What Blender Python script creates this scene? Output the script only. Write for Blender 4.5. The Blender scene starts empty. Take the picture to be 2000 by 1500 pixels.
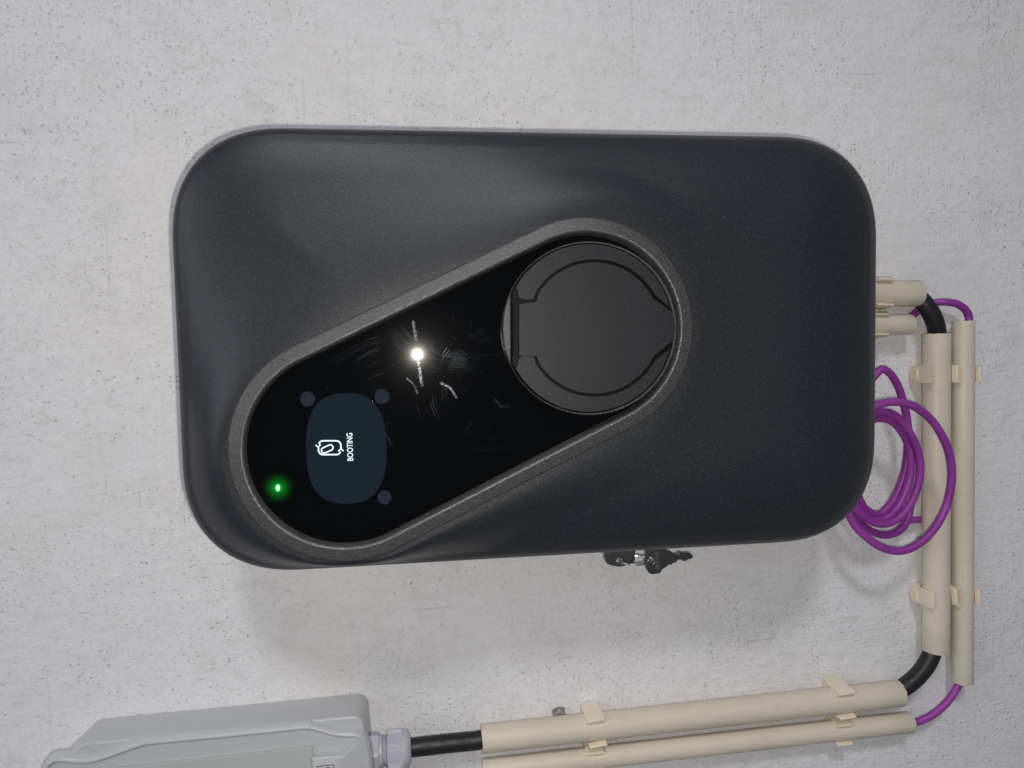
import bpy, bmesh, math, random
from mathutils import Vector, Matrix, noise
random.seed(7)
S = bpy.context.scene
C = S.collection

# ------------------------------------------------------------------ camera
# Upright world: wall is the plane Y=0, +Z is up, viewer at -Y.  The photograph was taken with the
# phone turned a quarter, so the camera is rolled: up in the world is left in the picture.
F = 1450.0
DW = 0.540                                   # camera to wall, metres
yc = Vector(((810-1000)/F, (750-672)/F, -1)).normalized()       # world +Y seen from the camera
dn = Vector(((12000-1000)/F, (750-455)/F, -1)).normalized()     # world -Z seen from the camera
dn = (dn - yc*dn.dot(yc)).normalized()
zc = -dn
xc = yc.cross(zc)
R = Matrix((xc, yc, zc))                      # rows: world axes in camera coords -> world = R @ cam
CAM = Vector((0, -DW, 1.30))
cam = bpy.data.cameras.new('camera'); camo = bpy.data.objects.new('camera', cam); C.objects.link(camo)
camo.matrix_world = Matrix.Translation(CAM) @ R.to_4x4()
cam.sensor_width = 36; cam.lens = F/2000*36; cam.clip_start = 0.01; cam.clip_end = 50
S.camera = camo

def P(px, py, d=0.0):
    """point d metres in front of the wall that lies on the line of sight of photo position (px,py)"""
    v = R @ Vector(((px-1000)/F, (750-py)/F, -1))
    t = (DW-d)/v.y
    return CAM + v*t
def XZ(px, py, d): p = P(px, py, d); return (p.x, p.z)

# ------------------------------------------------------------------ light
w = bpy.data.worlds.new('World'); S.world = w; w.use_nodes = True
w.node_tree.nodes['Background'].inputs[0].default_value = (0.86, 0.93, 1.06, 1)
w.node_tree.nodes['Background'].inputs[1].default_value = 0.140
def lamp(name, kind, loc, power, col, size, target=None):
    l = bpy.data.lights.new(name, kind); l.energy = power; l.color = col
    if kind == 'POINT': l.shadow_soft_size = size
    if kind == 'AREA': l.shape = 'DISK'; l.size = size
    o = bpy.data.objects.new(name, l); C.objects.link(o); o.location = loc
    if target is not None: o.rotation_euler = (Vector(target)-Vector(loc)).to_track_quat('-Z', 'Y').to_euler()
    return o
wc = P(1000, 690, 0)
# the phone's own flash, beside its lens
fl = CAM + R @ Vector((0.013, -0.014, 0.0))
lamp('phone_flash', 'POINT', fl, 5.0, (1.0, 0.95, 0.875), 0.0043)
# the room lamp off to the right of the charger
lamp('room_lamp', 'AREA', wc + Vector((1.045, -1.0, 0.14))*3.1, 52, (0.94, 0.94, 1.0), 0.62, wc)
# added soft fill from high up, standing in for the room's ambient light
lamp('high_fill', 'AREA', wc + Vector((0.45, -1.0, 1.6))*1.8, 21, (0.90, 0.93, 1.0), 1.9, wc)
S.view_settings.view_transform = 'Standard'; S.view_settings.look = 'None'
S.view_settings.exposure = 0; S.view_settings.gamma = 1; S.view_settings.use_curve_mapping = False

# ------------------------------------------------------------------ materials
def mat(name, col, rough=0.5, spec=0.5, metal=0.0, coat=0.0):
    m = bpy.data.materials.new(name); m.use_nodes = True
    b = m.node_tree.nodes['Principled BSDF']
    b.inputs['Base Color'].default_value = (*col, 1); b.inputs['Roughness'].default_value = rough
    b.inputs['Specular IOR Level'].default_value = spec; b.inputs['Metallic'].default_value = metal
    b.inputs['Coat Weight'].default_value = coat
    return m
class NT:
    def __init__(s, m): s.t = m.node_tree; s.b = s.t.nodes['Principled BSDF']
    def n(s, t, **k):
        o = s.t.nodes.new(t)
        for a, v in k.items(): setattr(o, a, v)
        return o
    def l(s, a, b): s.t.links.new(a, b)
    def coord(s, scale=(1,1,1), rot=(0,0,0)):
        g = s.n('ShaderNodeNewGeometry'); m = s.n('ShaderNodeMapping')
        m.inputs['Scale'].default_value = scale; m.inputs['Rotation'].default_value = rot
        s.l(g.outputs['Position'], m.inputs['Vector']); return m.outputs[0]
    def noise(s, vec, scale, detail=3, rough=0.5, dist=0):
        o = s.n('ShaderNodeTexNoise'); o.inputs['Scale'].default_value = scale; o.inputs['Detail'].default_value = detail
        o.inputs['Roughness'].default_value = rough; o.inputs['Distortion'].default_value = dist
        s.l(vec, o.inputs['Vector']); return o.outputs['Fac']
    def math(s, op, a, b=None, c=None, clamp=False):
        o = s.n('ShaderNodeMath', operation=op); o.use_clamp = clamp
        for i, v in enumerate((a, b, c)):
            if v is None: continue
            if isinstance(v, (int, float)): o.inputs[i].default_value = v
            else: s.l(v, o.inputs[i])
        return o.outputs[0]
    def rng(s, v, a, b, c, d):
        o = s.n('ShaderNodeMapRange'); o.interpolation_type = 'SMOOTHSTEP'
        s.l(v, o.inputs[0])
        for i, x in enumerate((a, b, c, d)): o.inputs[i+1].default_value = x
        return o.outputs[0]
    def mix(s, f, a, b):
        o = s.n('ShaderNodeMix', data_type='RGBA')
        if isinstance(f, (int, float)): o.inputs[0].default_value = f
        else: s.l(f, o.inputs[0])
        for i, v in ((6, a), (7, b)):
            if isinstance(v, tuple): o.inputs[i].default_value = (*v, 1)
            else: s.l(v, o.inputs[i])
        return o.outputs[2]
    def bump(s, h, dist, strength=1.0, prev=None):
        o = s.n('ShaderNodeBump'); o.inputs['Distance'].default_value = dist; o.inputs['Strength'].default_value = strength
        s.l(h, o.inputs['Height'])
        if prev is not None: s.l(prev, o.inputs['Normal'])
        return o.outputs[0]
    def vor(s, vec, scale, feat='F1', rnd=1.0):
        o = s.n('ShaderNodeTexVoronoi', feature=feat); o.inputs['Scale'].default_value = scale
        o.inputs['Randomness'].default_value = rnd; s.l(vec, o.inputs['Vector']); return o
    def base(s, c): s.l(c, s.b.inputs['Base Color'])
    def rough(s, c): s.l(c, s.b.inputs['Roughness'])
    def normal(s, c): s.l(c, s.b.inputs['Normal'])

def grain(m, scale, dist, speck=None, strength=1.0, rvar=None):
    t = NT(m); v = t.coord()
    n1 = t.noise(v, scale, 2, 0.6)
    t.normal(t.bump(n1, dist, strength))
    if speck:
        c, lo, hi = speck
        n2 = t.noise(v, scale*0.8, 1, 0.5)
        t.base(t.mix(t.rng(n2, lo, hi, 0, 1), tuple(m.node_tree.nodes['Principled BSDF'].inputs['Base Color'].default_value)[:3], c))
    return m

def wall_material():
    m = mat('painted_plaster', (0.7, 0.7, 0.7), 0.75, 0.3)
    t = NT(m); v = t.coord()
    big = t.noise(v, 5.0, 4, 0.55); mid = t.noise(v, 22, 4, 0.6)
    # pinholes and pits, in clusters
    warp = t.n('ShaderNodeVectorMath', operation='ADD')
    nn = t.n('ShaderNodeTexNoise'); nn.inputs['Scale'].default_value = 220; nn.inputs['Detail'].default_value = 2; t.l(v, nn.inputs['Vector'])
    sc = t.n('ShaderNodeVectorMath', operation='SCALE'); sc.inputs['Scale'].default_value = 0.0035
    t.l(nn.outputs['Color'], sc.inputs[0]); t.l(v, warp.inputs[0]); t.l(sc.outputs[0], warp.inputs[1]); wv = warp.outputs[0]
    def pits(scale, rad, keep, maskscale, lo, hi):
        vo = t.vor(wv, scale)
        sep = t.n('ShaderNodeSeparateColor'); t.l(vo.outputs['Color'], sep.inputs[0])
        size = t.math('MULTIPLY', t.math('MULTIPLY_ADD', sep.outputs[1], 0.75, 0.25), rad*scale)
        ratio = t.math('DIVIDE', vo.outputs['Distance'], size)
        hole = t.math('MULTIPLY', t.rng(ratio, 0.2, 1.15, 1.0, 0.0), t.math('MULTIPLY_ADD', sep.outputs[2], 0.8, 0.2))
        on = t.math('GREATER_THAN', sep.outputs[0], keep)
        dens = t.rng(t.noise(v, maskscale, 3, 0.6), lo, hi, 0, 1)
        return t.math('MULTIPLY', t.math('MULTIPLY', hole, on), dens)
    p1 = pits(110, 0.0023, 0.40, 11, 0.40, 0.64)
    p2 = pits(240, 0.0014, 0.30, 15, 0.42, 0.62)
    p3 = pits(38, 0.0036, 0.72, 9, 0.30, 0.5)
    p4 = pits(430, 0.0010, 0.25, 8, 0.36, 0.58)
    mp = t.n('ShaderNodeMapping'); mp.inputs['Scale'].default_value = (1, 1, 0.42); mp.inputs['Rotation'].default_value = (0, 0.2, 0); t.l(wv, mp.inputs['Vector']); wv = mp.outputs[0]
    p5 = pits(190, 0.0017, 0.30, 12, 0.34, 0.58)
    p1 = t.math('MAXIMUM', p1, t.math('MULTIPLY', p4, 0.7)); p1 = t.math('MAXIMUM', p1, t.math('MULTIPLY', p5, 0.5))
    holes = t.math('MAXIMUM', t.math('MAXIMUM', p1, t.math('MULTIPLY', p2, 0.8)), p3)
    # trowel strokes run across the world X axis
    tr = t.noise(t.coord((5, 5, 420)), 1.0, 3, 0.65)
    trm = t.rng(t.noise(v, 7.5, 2, 0.5), 0.42, 0.6, 0, 1)
    tr2 = t.noise(t.coord((300, 60, 55), (0, 0.12, 0)), 1.0, 3, 0.65)       # brushed paint, other way
    pos = t.n('ShaderNodeSeparateXYZ'); t.l(v, pos.inputs[0])
    low = t.rng(pos.outputs[2], 1.02, 1.22, 1, 0)                              # rougher coat towards the bottom
    fine = t.noise(v, 700, 3, 0.7); lump = t.noise(v, 95, 4, 0.6)
    ln = t.noise(t.coord((260, 260, 9), (0, 0.25, 0)), 1.0, 1, 0.5)
    gz = t.math('MULTIPLY', t.rng(ln, 0.735, 0.77, 0, 1), t.rng(t.noise(v, 9, 2), 0.5, 0.6, 0, 1))
    holes = t.math('MAXIMUM', holes, t.math('MULTIPLY', gz, 0.35))
    n = t.bump(lump, 0.0016, 0.6)
    n = t.bump(fine, 0.0004, 0.6, n)
    n = t.bump(t.math('MULTIPLY', tr, trm), 0.0006, 0.6, n)
    n = t.bump(t.math('MULTIPLY', tr2, t.math('MULTIPLY_ADD', low, 0.8, 0.15)), 0.0010, 0.65, n)
    n = t.bump(t.math('SUBTRACT', 1.0, holes), 0.0011, 0.9, n)
    t.normal(n)
    c = t.mix(t.rng(big, 0.3, 0.7, 0, 1), (0.79, 0.772, 0.780), (0.755, 0.750, 0.768))
    c = t.mix(t.math('MULTIPLY', t.rng(mid, 0.45, 0.75, 0, 1), 0.35), c, (0.66, 0.645, 0.625))
    pt = t.noise(v, 3.2, 5, 0.6, 0.6)
    c = t.mix(t.rng(pt, 0.50, 0.68, 0, 0.5), c, (0.70, 0.665, 0.625))
    c = t.mix(t.rng(t.noise(t.coord((40, 8, 8)), 1.0, 4, 0.6), 0.55, 0.75, 0, 0.35), c, (0.80, 0.79, 0.79))
    st = t.math('MULTIPLY', t.rng(tr, 0.54, 0.72, 0, 0.35), trm)
    c = t.mix(st, c, (0.50, 0.50, 0.49))
    m1 = t.noise(v, 330, 4, 0.7); m2 = t.noise(wv, 120, 4, 0.65)
    c = t.mix(t.rng(m1, 0.44, 0.72, 0, 0.30), c, (0.53, 0.52, 0.52))
    c = t.mix(t.math('MULTIPLY', t.rng(m2, 0.50, 0.72, 0, 0.34), t.rng(t.noise(v, 10, 3, 0.6), 0.40, 0.62, 0.25, 1)), c, (0.55, 0.535, 0.52))
    c = t.mix(t.rng(m2, 0.48, 0.28, 0, 0.35), c, (0.82, 0.81, 0.81))
    c = t.mix(t.math('MULTIPLY', holes, 0.26), c, (0.26, 0.255, 0.26))
    t.base(c)
    return m

M = {}
M['wall'] = wall_material()
M['cover'] = grain(mat('dark_slate_plastic', (0.0130, 0.0155, 0.0205), 0.39, 0.50), 1500, 0.00024, ((0.035, 0.040, 0.050), 0.52, 0.78), 0.55)
M['bezel'] = grain(mat('textured_grey_bezel', (0.050, 0.049, 0.050), 0.34, 0.8), 1700, 0.00030, ((0.13, 0.127, 0.127), 0.50, 0.76), 0.8)
M['lid'] = grain(mat('matt_black_plastic', (0.0130, 0.0147, 0.0180), 0.5, 0.31), 1900, 0.00010, ((0.042, 0.042, 0.044), 0.55, 0.8), 0.5)
M['collar'] = grain(mat('collar_plastic', (0.05, 0.048, 0.048), 0.45, 0.5), 1500, 0.0003, ((0.13, 0.125, 0.12), 0.50, 0.74), 0.7)
M['black'] = mat('black_gasket', (0.0025, 0.0025, 0.003), 0.5, 0.12)
M['housing'] = mat('rear_housing_plastic', (0.03, 0.032, 0.036), 0.55, 0.4)

def glass_material():
    m = mat('black_glossy_panel', (0.0010, 0.0012, 0.0014), 0.02, 0.22)
    t = NT(m)
    c0 = P(822, 690, 0.11)
    # wiping scratches: families of fine arcs about centres near the flash reflection
    def arcs(cx, cy, freq, lo, hi, r0, r1, ns):
        g = t.n('ShaderNodeNewGeometry'); q = P(cx, cy, 0.11)
        d = t.n('ShaderNodeVectorMath', operation='DISTANCE'); t.l(g.outputs['Position'], d.inputs[0]); d.inputs[1].default_value = q
        v = t.coord(); wob = t.noise(v, 45, 2)
        r = t.math('ADD', d.outputs['Value'], t.math('MULTIPLY', wob, 0.004))
        rr = t.math('MULTIPLY', r, freq)
        cmb = t.n('ShaderNodeCombineXYZ'); t.l(rr, cmb.inputs[0])
        n1 = t.noise(cmb.outputs[0], 1.0, 2, 0.6)
        line = t.rng(n1, lo, hi, 0, 1)
        band = t.math('MULTIPLY', t.rng(d.outputs['Value'], r0, r0+0.006, 0, 1), t.rng(d.outputs['Value'], r1-0.006, r1, 1, 0))
        patch = t.rng(t.noise(v, ns, 2), 0.50, 0.60, 0, 1)
        return t.math('MULTIPLY', t.math('MULTIPLY', line, band), patch)
    a = arcs(790, 850, 1700, 0.56, 0.74, 0.030, 0.062, 55)
    b = arcs(900, 560, 2100, 0.58, 0.74, 0.030, 0.056, 70)
    d = arcs(960, 760, 1500, 0.56, 0.72, 0.018, 0.048, 60)
    sc = t.math('MAXIMUM', t.math('MAXIMUM', a, b), d)
    v = t.coord(); sm = t.math('MULTIPLY', t.rng(t.noise(v, 38, 4, 0.65, 1.2), 0.56, 0.72, 0, 1), t.rng(t.noise(v, 12, 1), 0.45, 0.6, 0, 1))
    dust = t.rng(t.vor(v, 260).outputs['Distance'], 0.03, 0.07, 0.6, 0)
    def seg(a_, b_, w_, brk, lo, hi):
        a_ = P(*a_, 0.117); b_ = P(*b_, 0.117); ab = b_-a_
        g_ = t.n('ShaderNodeNewGeometry'); su = t.n('ShaderNodeVectorMath', operation='SUBTRACT'); t.l(g_.outputs['Position'], su.inputs[0]); su.inputs[1].default_value = (a_.x, 0, a_.z)
        fl_ = t.n('ShaderNodeVectorMath', operation='MULTIPLY'); t.l(su.outputs[0], fl_.inputs[0]); fl_.inputs[1].default_value = (1, 0, 1)
        dt = t.n('ShaderNodeVectorMath', operation='DOT_PRODUCT'); t.l(fl_.outputs[0], dt.inputs[0]); dt.inputs[1].default_value = (ab.x, 0, ab.z)
        k_ = t.math('DIVIDE', dt.outputs['Value'], ab.x**2+ab.z**2, clamp=True)
        sc_ = t.n('ShaderNodeVectorMath', operation='SCALE'); sc_.inputs[0].default_value = (ab.x, 0, ab.z); t.l(k_, sc_.inputs['Scale'])
        ds = t.n('ShaderNodeVectorMath', operation='DISTANCE'); t.l(fl_.outputs[0], ds.inputs[0]); t.l(sc_.outputs[0], ds.inputs[1])
        core = t.rng(ds.outputs['Value'], w_*0.25, w_, 1, 0)
        return t.math('MULTIPLY', core, t.rng(t.noise(t.coord(), brk, 2, 0.7), lo, hi, 0.1, 1))
    marks = [t.math('MULTIPLY', seg((807, 628), (813, 664), 0.0011, 900, 0.42, 0.62), 0.35), t.math('MULTIPLY', seg((817, 706), (824, 752), 0.0012, 900, 0.40, 0.60), 0.5),  # first two: the flash's glint streak, put in as smears of rougher gloss
             t.math('MULTIPLY', seg((861, 748), (879, 757), 0.0009, 900, 0.35, 0.6), 0.9), t.math('MULTIPLY', seg((879, 757), (891, 776), 0.0009, 900, 0.35, 0.6), 1.0),
             t.math('MULTIPLY', seg((795, 739), (810, 753), 0.0008, 900, 0.42, 0.6), 0.25), t.math('MULTIPLY', seg((810, 753), (815, 768), 0.0008, 900, 0.42, 0.6), 0.25),
             t.math('MULTIPLY', seg((967, 781), (978, 794), 0.0012, 700, 0.45, 0.6), 0.45), t.math('MULTIPLY', seg((978, 794), (995, 794), 0.0010, 700, 0.45, 0.6), 0.45),
             t.math('MULTIPLY', seg((747, 842), (766, 866), 0.0016, 600, 0.47, 0.6), 0.35)]
    mk = marks[0]
    for q_ in marks[1:]: mk = t.math('MAXIMUM', mk, q_)
    glossy2 = t.n('ShaderNodeBsdfGlossy'); glossy2.inputs['Roughness'].default_value = 0.24; glossy2.inputs['Color'].default_value = (0.30, 0.33, 0.38, 1)
    mx = t.n('ShaderNodeMixShader')
    fac = t.math('ADD', t.math('MULTIPLY', sc, 0.06), t.math('MULTIPLY_ADD', sm, 0.012, 0.0006), clamp=True)
    fac = t.math('ADD', fac, t.math('MULTIPLY', dust, 0.05), clamp=True)
    fac = t.math('ADD', fac, t.math('MULTIPLY', mk, 0.11), clamp=True)
    t.l(fac, mx.inputs[0]); t.l(t.b.outputs[0], mx.inputs[1]); t.l(glossy2.outputs[0], mx.inputs[2])
    # an added weak rough lobe puts a bloom-like halo round the flash reflection
    g3 = t.n('ShaderNodeBsdfGlossy'); g3.inputs['Roughness'].default_value = 0.10; g3.inputs['Color'].default_value = (1.0, 0.93, 0.84, 1)
    mx2 = t.n('ShaderNodeMixShader'); mx2.inputs[0].default_value = 0.0007
    t.l(mx.outputs[0], mx2.inputs[1]); t.l(g3.outputs[0], mx2.inputs[2])
    t.l(mx2.outputs[0], t.t.nodes['Material Output'].inputs['Surface'])
    return m
M['glass'] = glass_material()
M['screen'] = mat('dim_screen', (0.0095, 0.0158, 0.026), 0.03, 0.3)
M['sensor'] = mat('sensor_window', (0.018, 0.025, 0.038), 0.04, 0.3)
def emis(name, col, s):
    m = mat(name, (0, 0, 0), 0.5); b = m.node_tree.nodes['Principled BSDF']
    b.inputs['Emission Color'].default_value = (*col, 1); b.inputs['Emission Strength'].default_value = s; return m
M['glow'] = emis('screen_pixels', (0.85, 0.97, 1.0), 1.05)
M['led'] = emis('green_led', (0.25, 1.0, 0.35), 4.0)

def beige(name, col, dirt):
    m = mat(name, col, 0.45, 0.4); t = NT(m); v = t.coord()
    n1 = t.noise(v, 25, 3, 0.6); n2 = t.noise(v, 160, 4, 0.7)
    c = t.mix(t.rng(n1, 0.35, 0.7, 0, 0.5), col, tuple(x*0.86 for x in col))
    c = t.mix(t.rng(n2, 0.66, 0.78, 0, dirt), c, tuple(x*0.55 for x in col))
    sc1 = t.noise(t.coord((700, 90, 60), (0, 0.4, 0)), 1.0, 2, 0.6); sc2 = t.noise(t.coord((50, 90, 800), (0, 0.2, 0)), 1.0, 2, 0.6)
    sm = t.rng(t.noise(v, 33, 2), 0.5, 0.62, 0, 1)
    scr = t.math('MULTIPLY', t.math('MAXIMUM', t.rng(sc1, 0.66, 0.72, 0, 1), t.rng(sc2, 0.66, 0.72, 0, 1)), sm)
    c = t.mix(t.math('MULTIPLY', scr, 0.45), c, tuple(x*0.62 for x in col))
    c = t.mix(t.rng(t.noise(v, 75, 4, 0.7), 0.60, 0.72, 0, 0.28), c, tuple(x*0.72 for x in col))
    t.base(c); t.normal(t.bump(n2, 0.0003, 0.5)); t.rough(t.rng(n1, 0.3, 0.7, 0.34, 0.55))
    return m
M['conduit'] = beige('beige_conduit_plastic', (0.68, 0.615, 0.495), 0.35)
M['clip'] = beige('cream_clip_plastic', (0.82, 0.725, 0.56), 0.15)
def purple():
    m = mat('purple_sheath', (0.235, 0.03, 0.26), 0.42, 0.4); t = NT(m); v = t.coord()
    n = t.noise(v, 220, 4, 0.7); n1 = t.noise(v, 40, 2)
    c = t.mix(t.rng(n1, 0.35, 0.65, 0, 1), (0.25, 0.034, 0.285), (0.32, 0.052, 0.345))
    c = t.mix(t.rng(n, 0.66, 0.76, 0, 0.45), c, (0.50, 0.25, 0.50)); t.base(c); t.normal(t.bump(t.noise(v, 300, 2), 0.0003, 0.4)); return m
M['purple'] = purple()
def rubber():
    m = mat('black_cable_sheath', (0.012, 0.013, 0.015), 0.5, 0.45); t = NT(m); v = t.coord()
    n = t.noise(v, 180, 4, 0.7); t.base(t.mix(t.rng(n, 0.6, 0.8, 0, 0.5), (0.011, 0.012, 0.014), (0.05, 0.05, 0.052)))
    t.rough(t.rng(n, 0.3, 0.7, 0.4, 0.6)); t.normal(t.bump(n, 0.0002, 0.5)); return m
M['rubber'] = rubber()
M['box'] = grain(mat('light_grey_plastic', (0.50, 0.515, 0.525), 0.36, 0.5), 500, 0.00005, ((0.485, 0.50, 0.51), 0.4, 0.7), 0.5)
M['gland'] = grain(mat('lilac_grey_nylon', (0.48, 0.47, 0.54), 0.38, 0.45), 500, 0.00008, None, 0.5)
M['sticker'] = mat('label_film', (0.46, 0.49, 0.48), 0.42)
M['ink'] = mat('black_ink', (0.01, 0.01, 0.012), 0.5)
def steel():
    m = mat('nickel_key_metal', (0.15, 0.145, 0.14), 0.38, 0.5, 1.0); t = NT(m); v = t.coord()
    n = t.noise(v, 500, 3, 0.7); t.rough(t.rng(n, 0.3, 0.7, 0.32, 0.46)); return m
M['steel'] = steel()
M['wire'] = mat('ring_wire', (0.5, 0.49, 0.47), 0.25, 0.5, 1.0)
M['mortar'] = grain(mat('grey_mortar', (0.20, 0.185, 0.165), 0.9, 0.2), 600, 0.0008, ((0.40, 0.38, 0.36), 0.5, 0.7), 1)

# ------------------------------------------------------------------ mesh helpers
def tag(o, label=None, cat=None, group=None, kind=None):
    for k, v in (('label', label), ('category', cat), ('group', group), ('kind', kind)):
        if v: o[k] = v
    return o
def empty(name, loc, label, cat, group=None):
    o = bpy.data.objects.new(name, None); C.objects.link(o); o.location = loc; o.empty_display_size = 0.02
    return tag(o, label, cat, group)
def wloc(o):
    v = Vector((0, 0, 0))
    while o is not None: v = v + o.location; o = o.parent
    return v
def obj(name, verts, faces, m, parent=None, smooth=True, bevel=0, origin=None, seg=2, local=False, angle=35):
    """verts in world coordinates (or local coords of the parent if local)"""
    me = bpy.data.meshes.new(name)
    vs = [Vector(v) for v in verts]
    if origin is None:
        if parent is None or not local:
            lo = [min(v[i] for v in vs) for i in range(3)]; hi = [max(v[i] for v in vs) for i in range(3)]
            origin = Vector([(a+b)/2 for a, b in zip(lo, hi)])
        else: origin = Vector((0, 0, 0))
    me.from_pydata([v-origin for v in vs], [], faces); me.materials.append(m)
    bm = bmesh.new(); bm.from_mesh(me); bmesh.ops.recalc_face_normals(bm, faces=bm.faces)
    if smooth:
        for f in bm.faces: f.smooth = True
        for e in bm.edges:
            if len(e.link_faces) == 2 and e.calc_face_angle(0) > math.radians(angle): e.smooth = False
    bm.to_mesh(me); bm.free()
    o = bpy.data.objects.new(name, me); C.objects.link(o)
    o.location = origin if local or parent is None else origin - wloc(parent)
    if parent is not None: o.parent = parent
    if bevel:
        b = o.modifiers.new('bevel', 'BEVEL'); b.width = bevel; b.segments = seg; b.limit_method = 'ANGLE'; b.angle_limit = math.radians(35)
        b.harden_normals = False
    return o
def prism(outline, d0, d1, taper=0.0):
    """outline of (x,z) pairs, from depth d0 to d1 in front of the wall"""
    n = len(outline); cx = sum(p[0] for p in outline)/n; cz = sum(p[1] for p in outline)/n
    vs = [(x, -d0, z) for x, z in outline] + [(x+(cx-x)*taper, -d1, z+(cz-z)*taper) for x, z in outline]
    fs = [tuple(range(n)), tuple(range(n, 2*n))] + [(i, (i+1) % n, n+(i+1) % n, n+i) for i in range(n)]
    return vs, fs
def loft(layers, cap0=True, cap1=True):
    n = len(layers[0]); vs = [v for L in layers for v in L]; fs = []
    for k in range(len(layers)-1):
        a, b = k*n, (k+1)*n
        fs += [(a+i, a+(i+1) % n, b+(i+1) % n, b+i) for i in range(n)]
    if cap0: fs.append(tuple(range(n)))
    if cap1: fs.append(tuple(range((len(layers)-1)*n, len(layers)*n)))
    return vs, fs
def catmull(pts, sub=8, closed=False):
    pts = [Vector(p) for p in pts]; out = []; n = len(pts)
    for i in range(n if closed else n-1):
        p1, p2 = pts[i], pts[(i+1) % n]
        p0 = pts[i-1] if (i > 0 or closed) else p1*2-p2
        p3 = pts[(i+2) % n] if (i+2 < n or closed) else p2*2-p1
        for k in range(sub):
            t = k/sub
            out.append(0.5*((2*p1)+(p2-p0)*t+(2*p0-5*p1+4*p2-p3)*t*t+(3*p1-p0-3*p2+p3)*t**3))
    if not closed: out.append(pts[-1])
    return out
def sweep(path, r, seg=16, closed=False, squash=None, rough=0.0, hollow=None, caps=True):
    n = len(path); vs = []; fs = []
    t0 = (path[1]-path[0]).normalized(); up = Vector((0, 1, 0))
    if abs(t0.dot(up)) > 0.9: up = Vector((1, 0, 0))
    nn = (up - t0*up.dot(t0)).normalized()
    for i, p in enumerate(path):
        if closed: t = (path[(i+1) % n]-path[i-1]).normalized()
        else: t = (path[min(i+1, n-1)]-path[max(i-1, 0)]).normalized()
        nn = (nn - t*nn.dot(t)).normalized(); bn = t.cross(nn)
        rr = r(i/(n-1)) if callable(r) else r
        for k in range(seg):
            a = 2*math.pi*k/seg; q = nn*math.cos(a)*rr + bn*math.sin(a)*rr
            if squash: q.y *= squash
            if rough: q *= 1+rough*noise.noise((p+q)*180)
            vs.append(p+q)
    m = n if closed else n-1
    for i in range(m):
        a = i*seg; b = ((i+1) % n)*seg
        fs += [(a+k, a+(k+1) % seg, b+(k+1) % seg, b+k) for k in range(seg)]
    if not closed and caps: fs += [tuple(range(seg)), tuple(range((n-1)*seg, n*seg))]
    return vs, fs
def join(*gs):
    vs = []; fs = []
    for v, f in gs:
        o = len(vs); vs += list(v); fs += [tuple(i+o for i in q) for q in f]
    return vs, fs
def arc(cx, cy, r, a0, a1, n):
    return [(cx+r*math.cos(math.radians(a0+(a1-a0)*i/n)), cy+r*math.sin(math.radians(a0+(a1-a0)*i/n))) for i in range(n+1)]
def text_mesh(body, size, bold=0.0, ext=0.00005, spacing=1.0):
    cu = bpy.data.curves.new('t', 'FONT'); cu.body = body; cu.size = size; cu.align_x = 'CENTER'; cu.align_y = 'CENTER'
    cu.extrude = ext; cu.offset = bold; cu.space_character = spacing; cu.resolution_u = 4
    o = bpy.data.objects.new('t', cu); C.objects.link(o)
    dg = bpy.context.evaluated_depsgraph_get(); dg.update()
    me = o.evaluated_get(dg).to_mesh()
    vs = [v.co.copy() for v in me.vertices]; fs = [tuple(p.vertices) for p in me.polygons]
    o.evaluated_get(dg).to_mesh_clear(); bpy.data.objects.remove(o); bpy.data.curves.remove(cu)
    lo = [min(v[i] for v in vs) for i in range(2)]; hi = [max(v[i] for v in vs) for i in range(2)]
    c = Vector(((lo[0]+hi[0])/2, (lo[1]+hi[1])/2, 0)); wdt = hi[0]-lo[0]; hgt = hi[1]-lo[1]
    return [v-c for v in vs], fs, wdt, hgt

# ------------------------------------------------------------------ the wall
def build_wall():
    # finely divided so that the plaster really undulates; a thick slab behind
    x0, x1, z0, z1 = -1.3, 1.3, 0.2, 2.4
    nx, nz = 200, 170
    vs = []; fs = []
    for j in range(nz+1):
        for i in range(nx+1):
            x = x0+(x1-x0)*i/nx; z = z0+(z1-z0)*j/nz
            h = 0.0009*noise.noise(Vector((x*5, 0, z*5))) + 0.0004*noise.noise(Vector((x*17, 3, z*17)))
            vs.append((x, 0.0008-h, z))
    for j in range(nz):
        for i in range(nx):
            a = j*(nx+1)+i; fs.append((a, a+1, a+nx+2, a+nx+1))
    b = len(vs); vs += [(x0, 0.2, z0), (x1, 0.2, z0), (x1, 0.2, z1), (x0, 0.2, z1)]
    fs.append((b, b+3, b+2, b+1))
    fs.append(tuple([b, b+1] + list(range(nx, -1, -1))))
    top = nz*(nx+1); fs.append(tuple([b+3] + [top+i for i in range(nx+1)] + [b+2]))
    fs.append(tuple([b] + [j*(nx+1) for j in range(nz+1)] + [b+3]))
    fs.append(tuple([b+1, b+2] + [j*(nx+1)+nx for j in range(nz, -1, -1)]))
    me = bpy.data.meshes.new('wall'); me.from_pydata(vs, [], fs); me.materials.append(M['wall'])
    for p in me.polygons: p.use_smooth = len(p.vertices) == 4 and p.index < nx*nz
    me.update()
    o = bpy.data.objects.new('wall', me); C.objects.link(o); tag(o, kind='structure')
build_wall()

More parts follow.
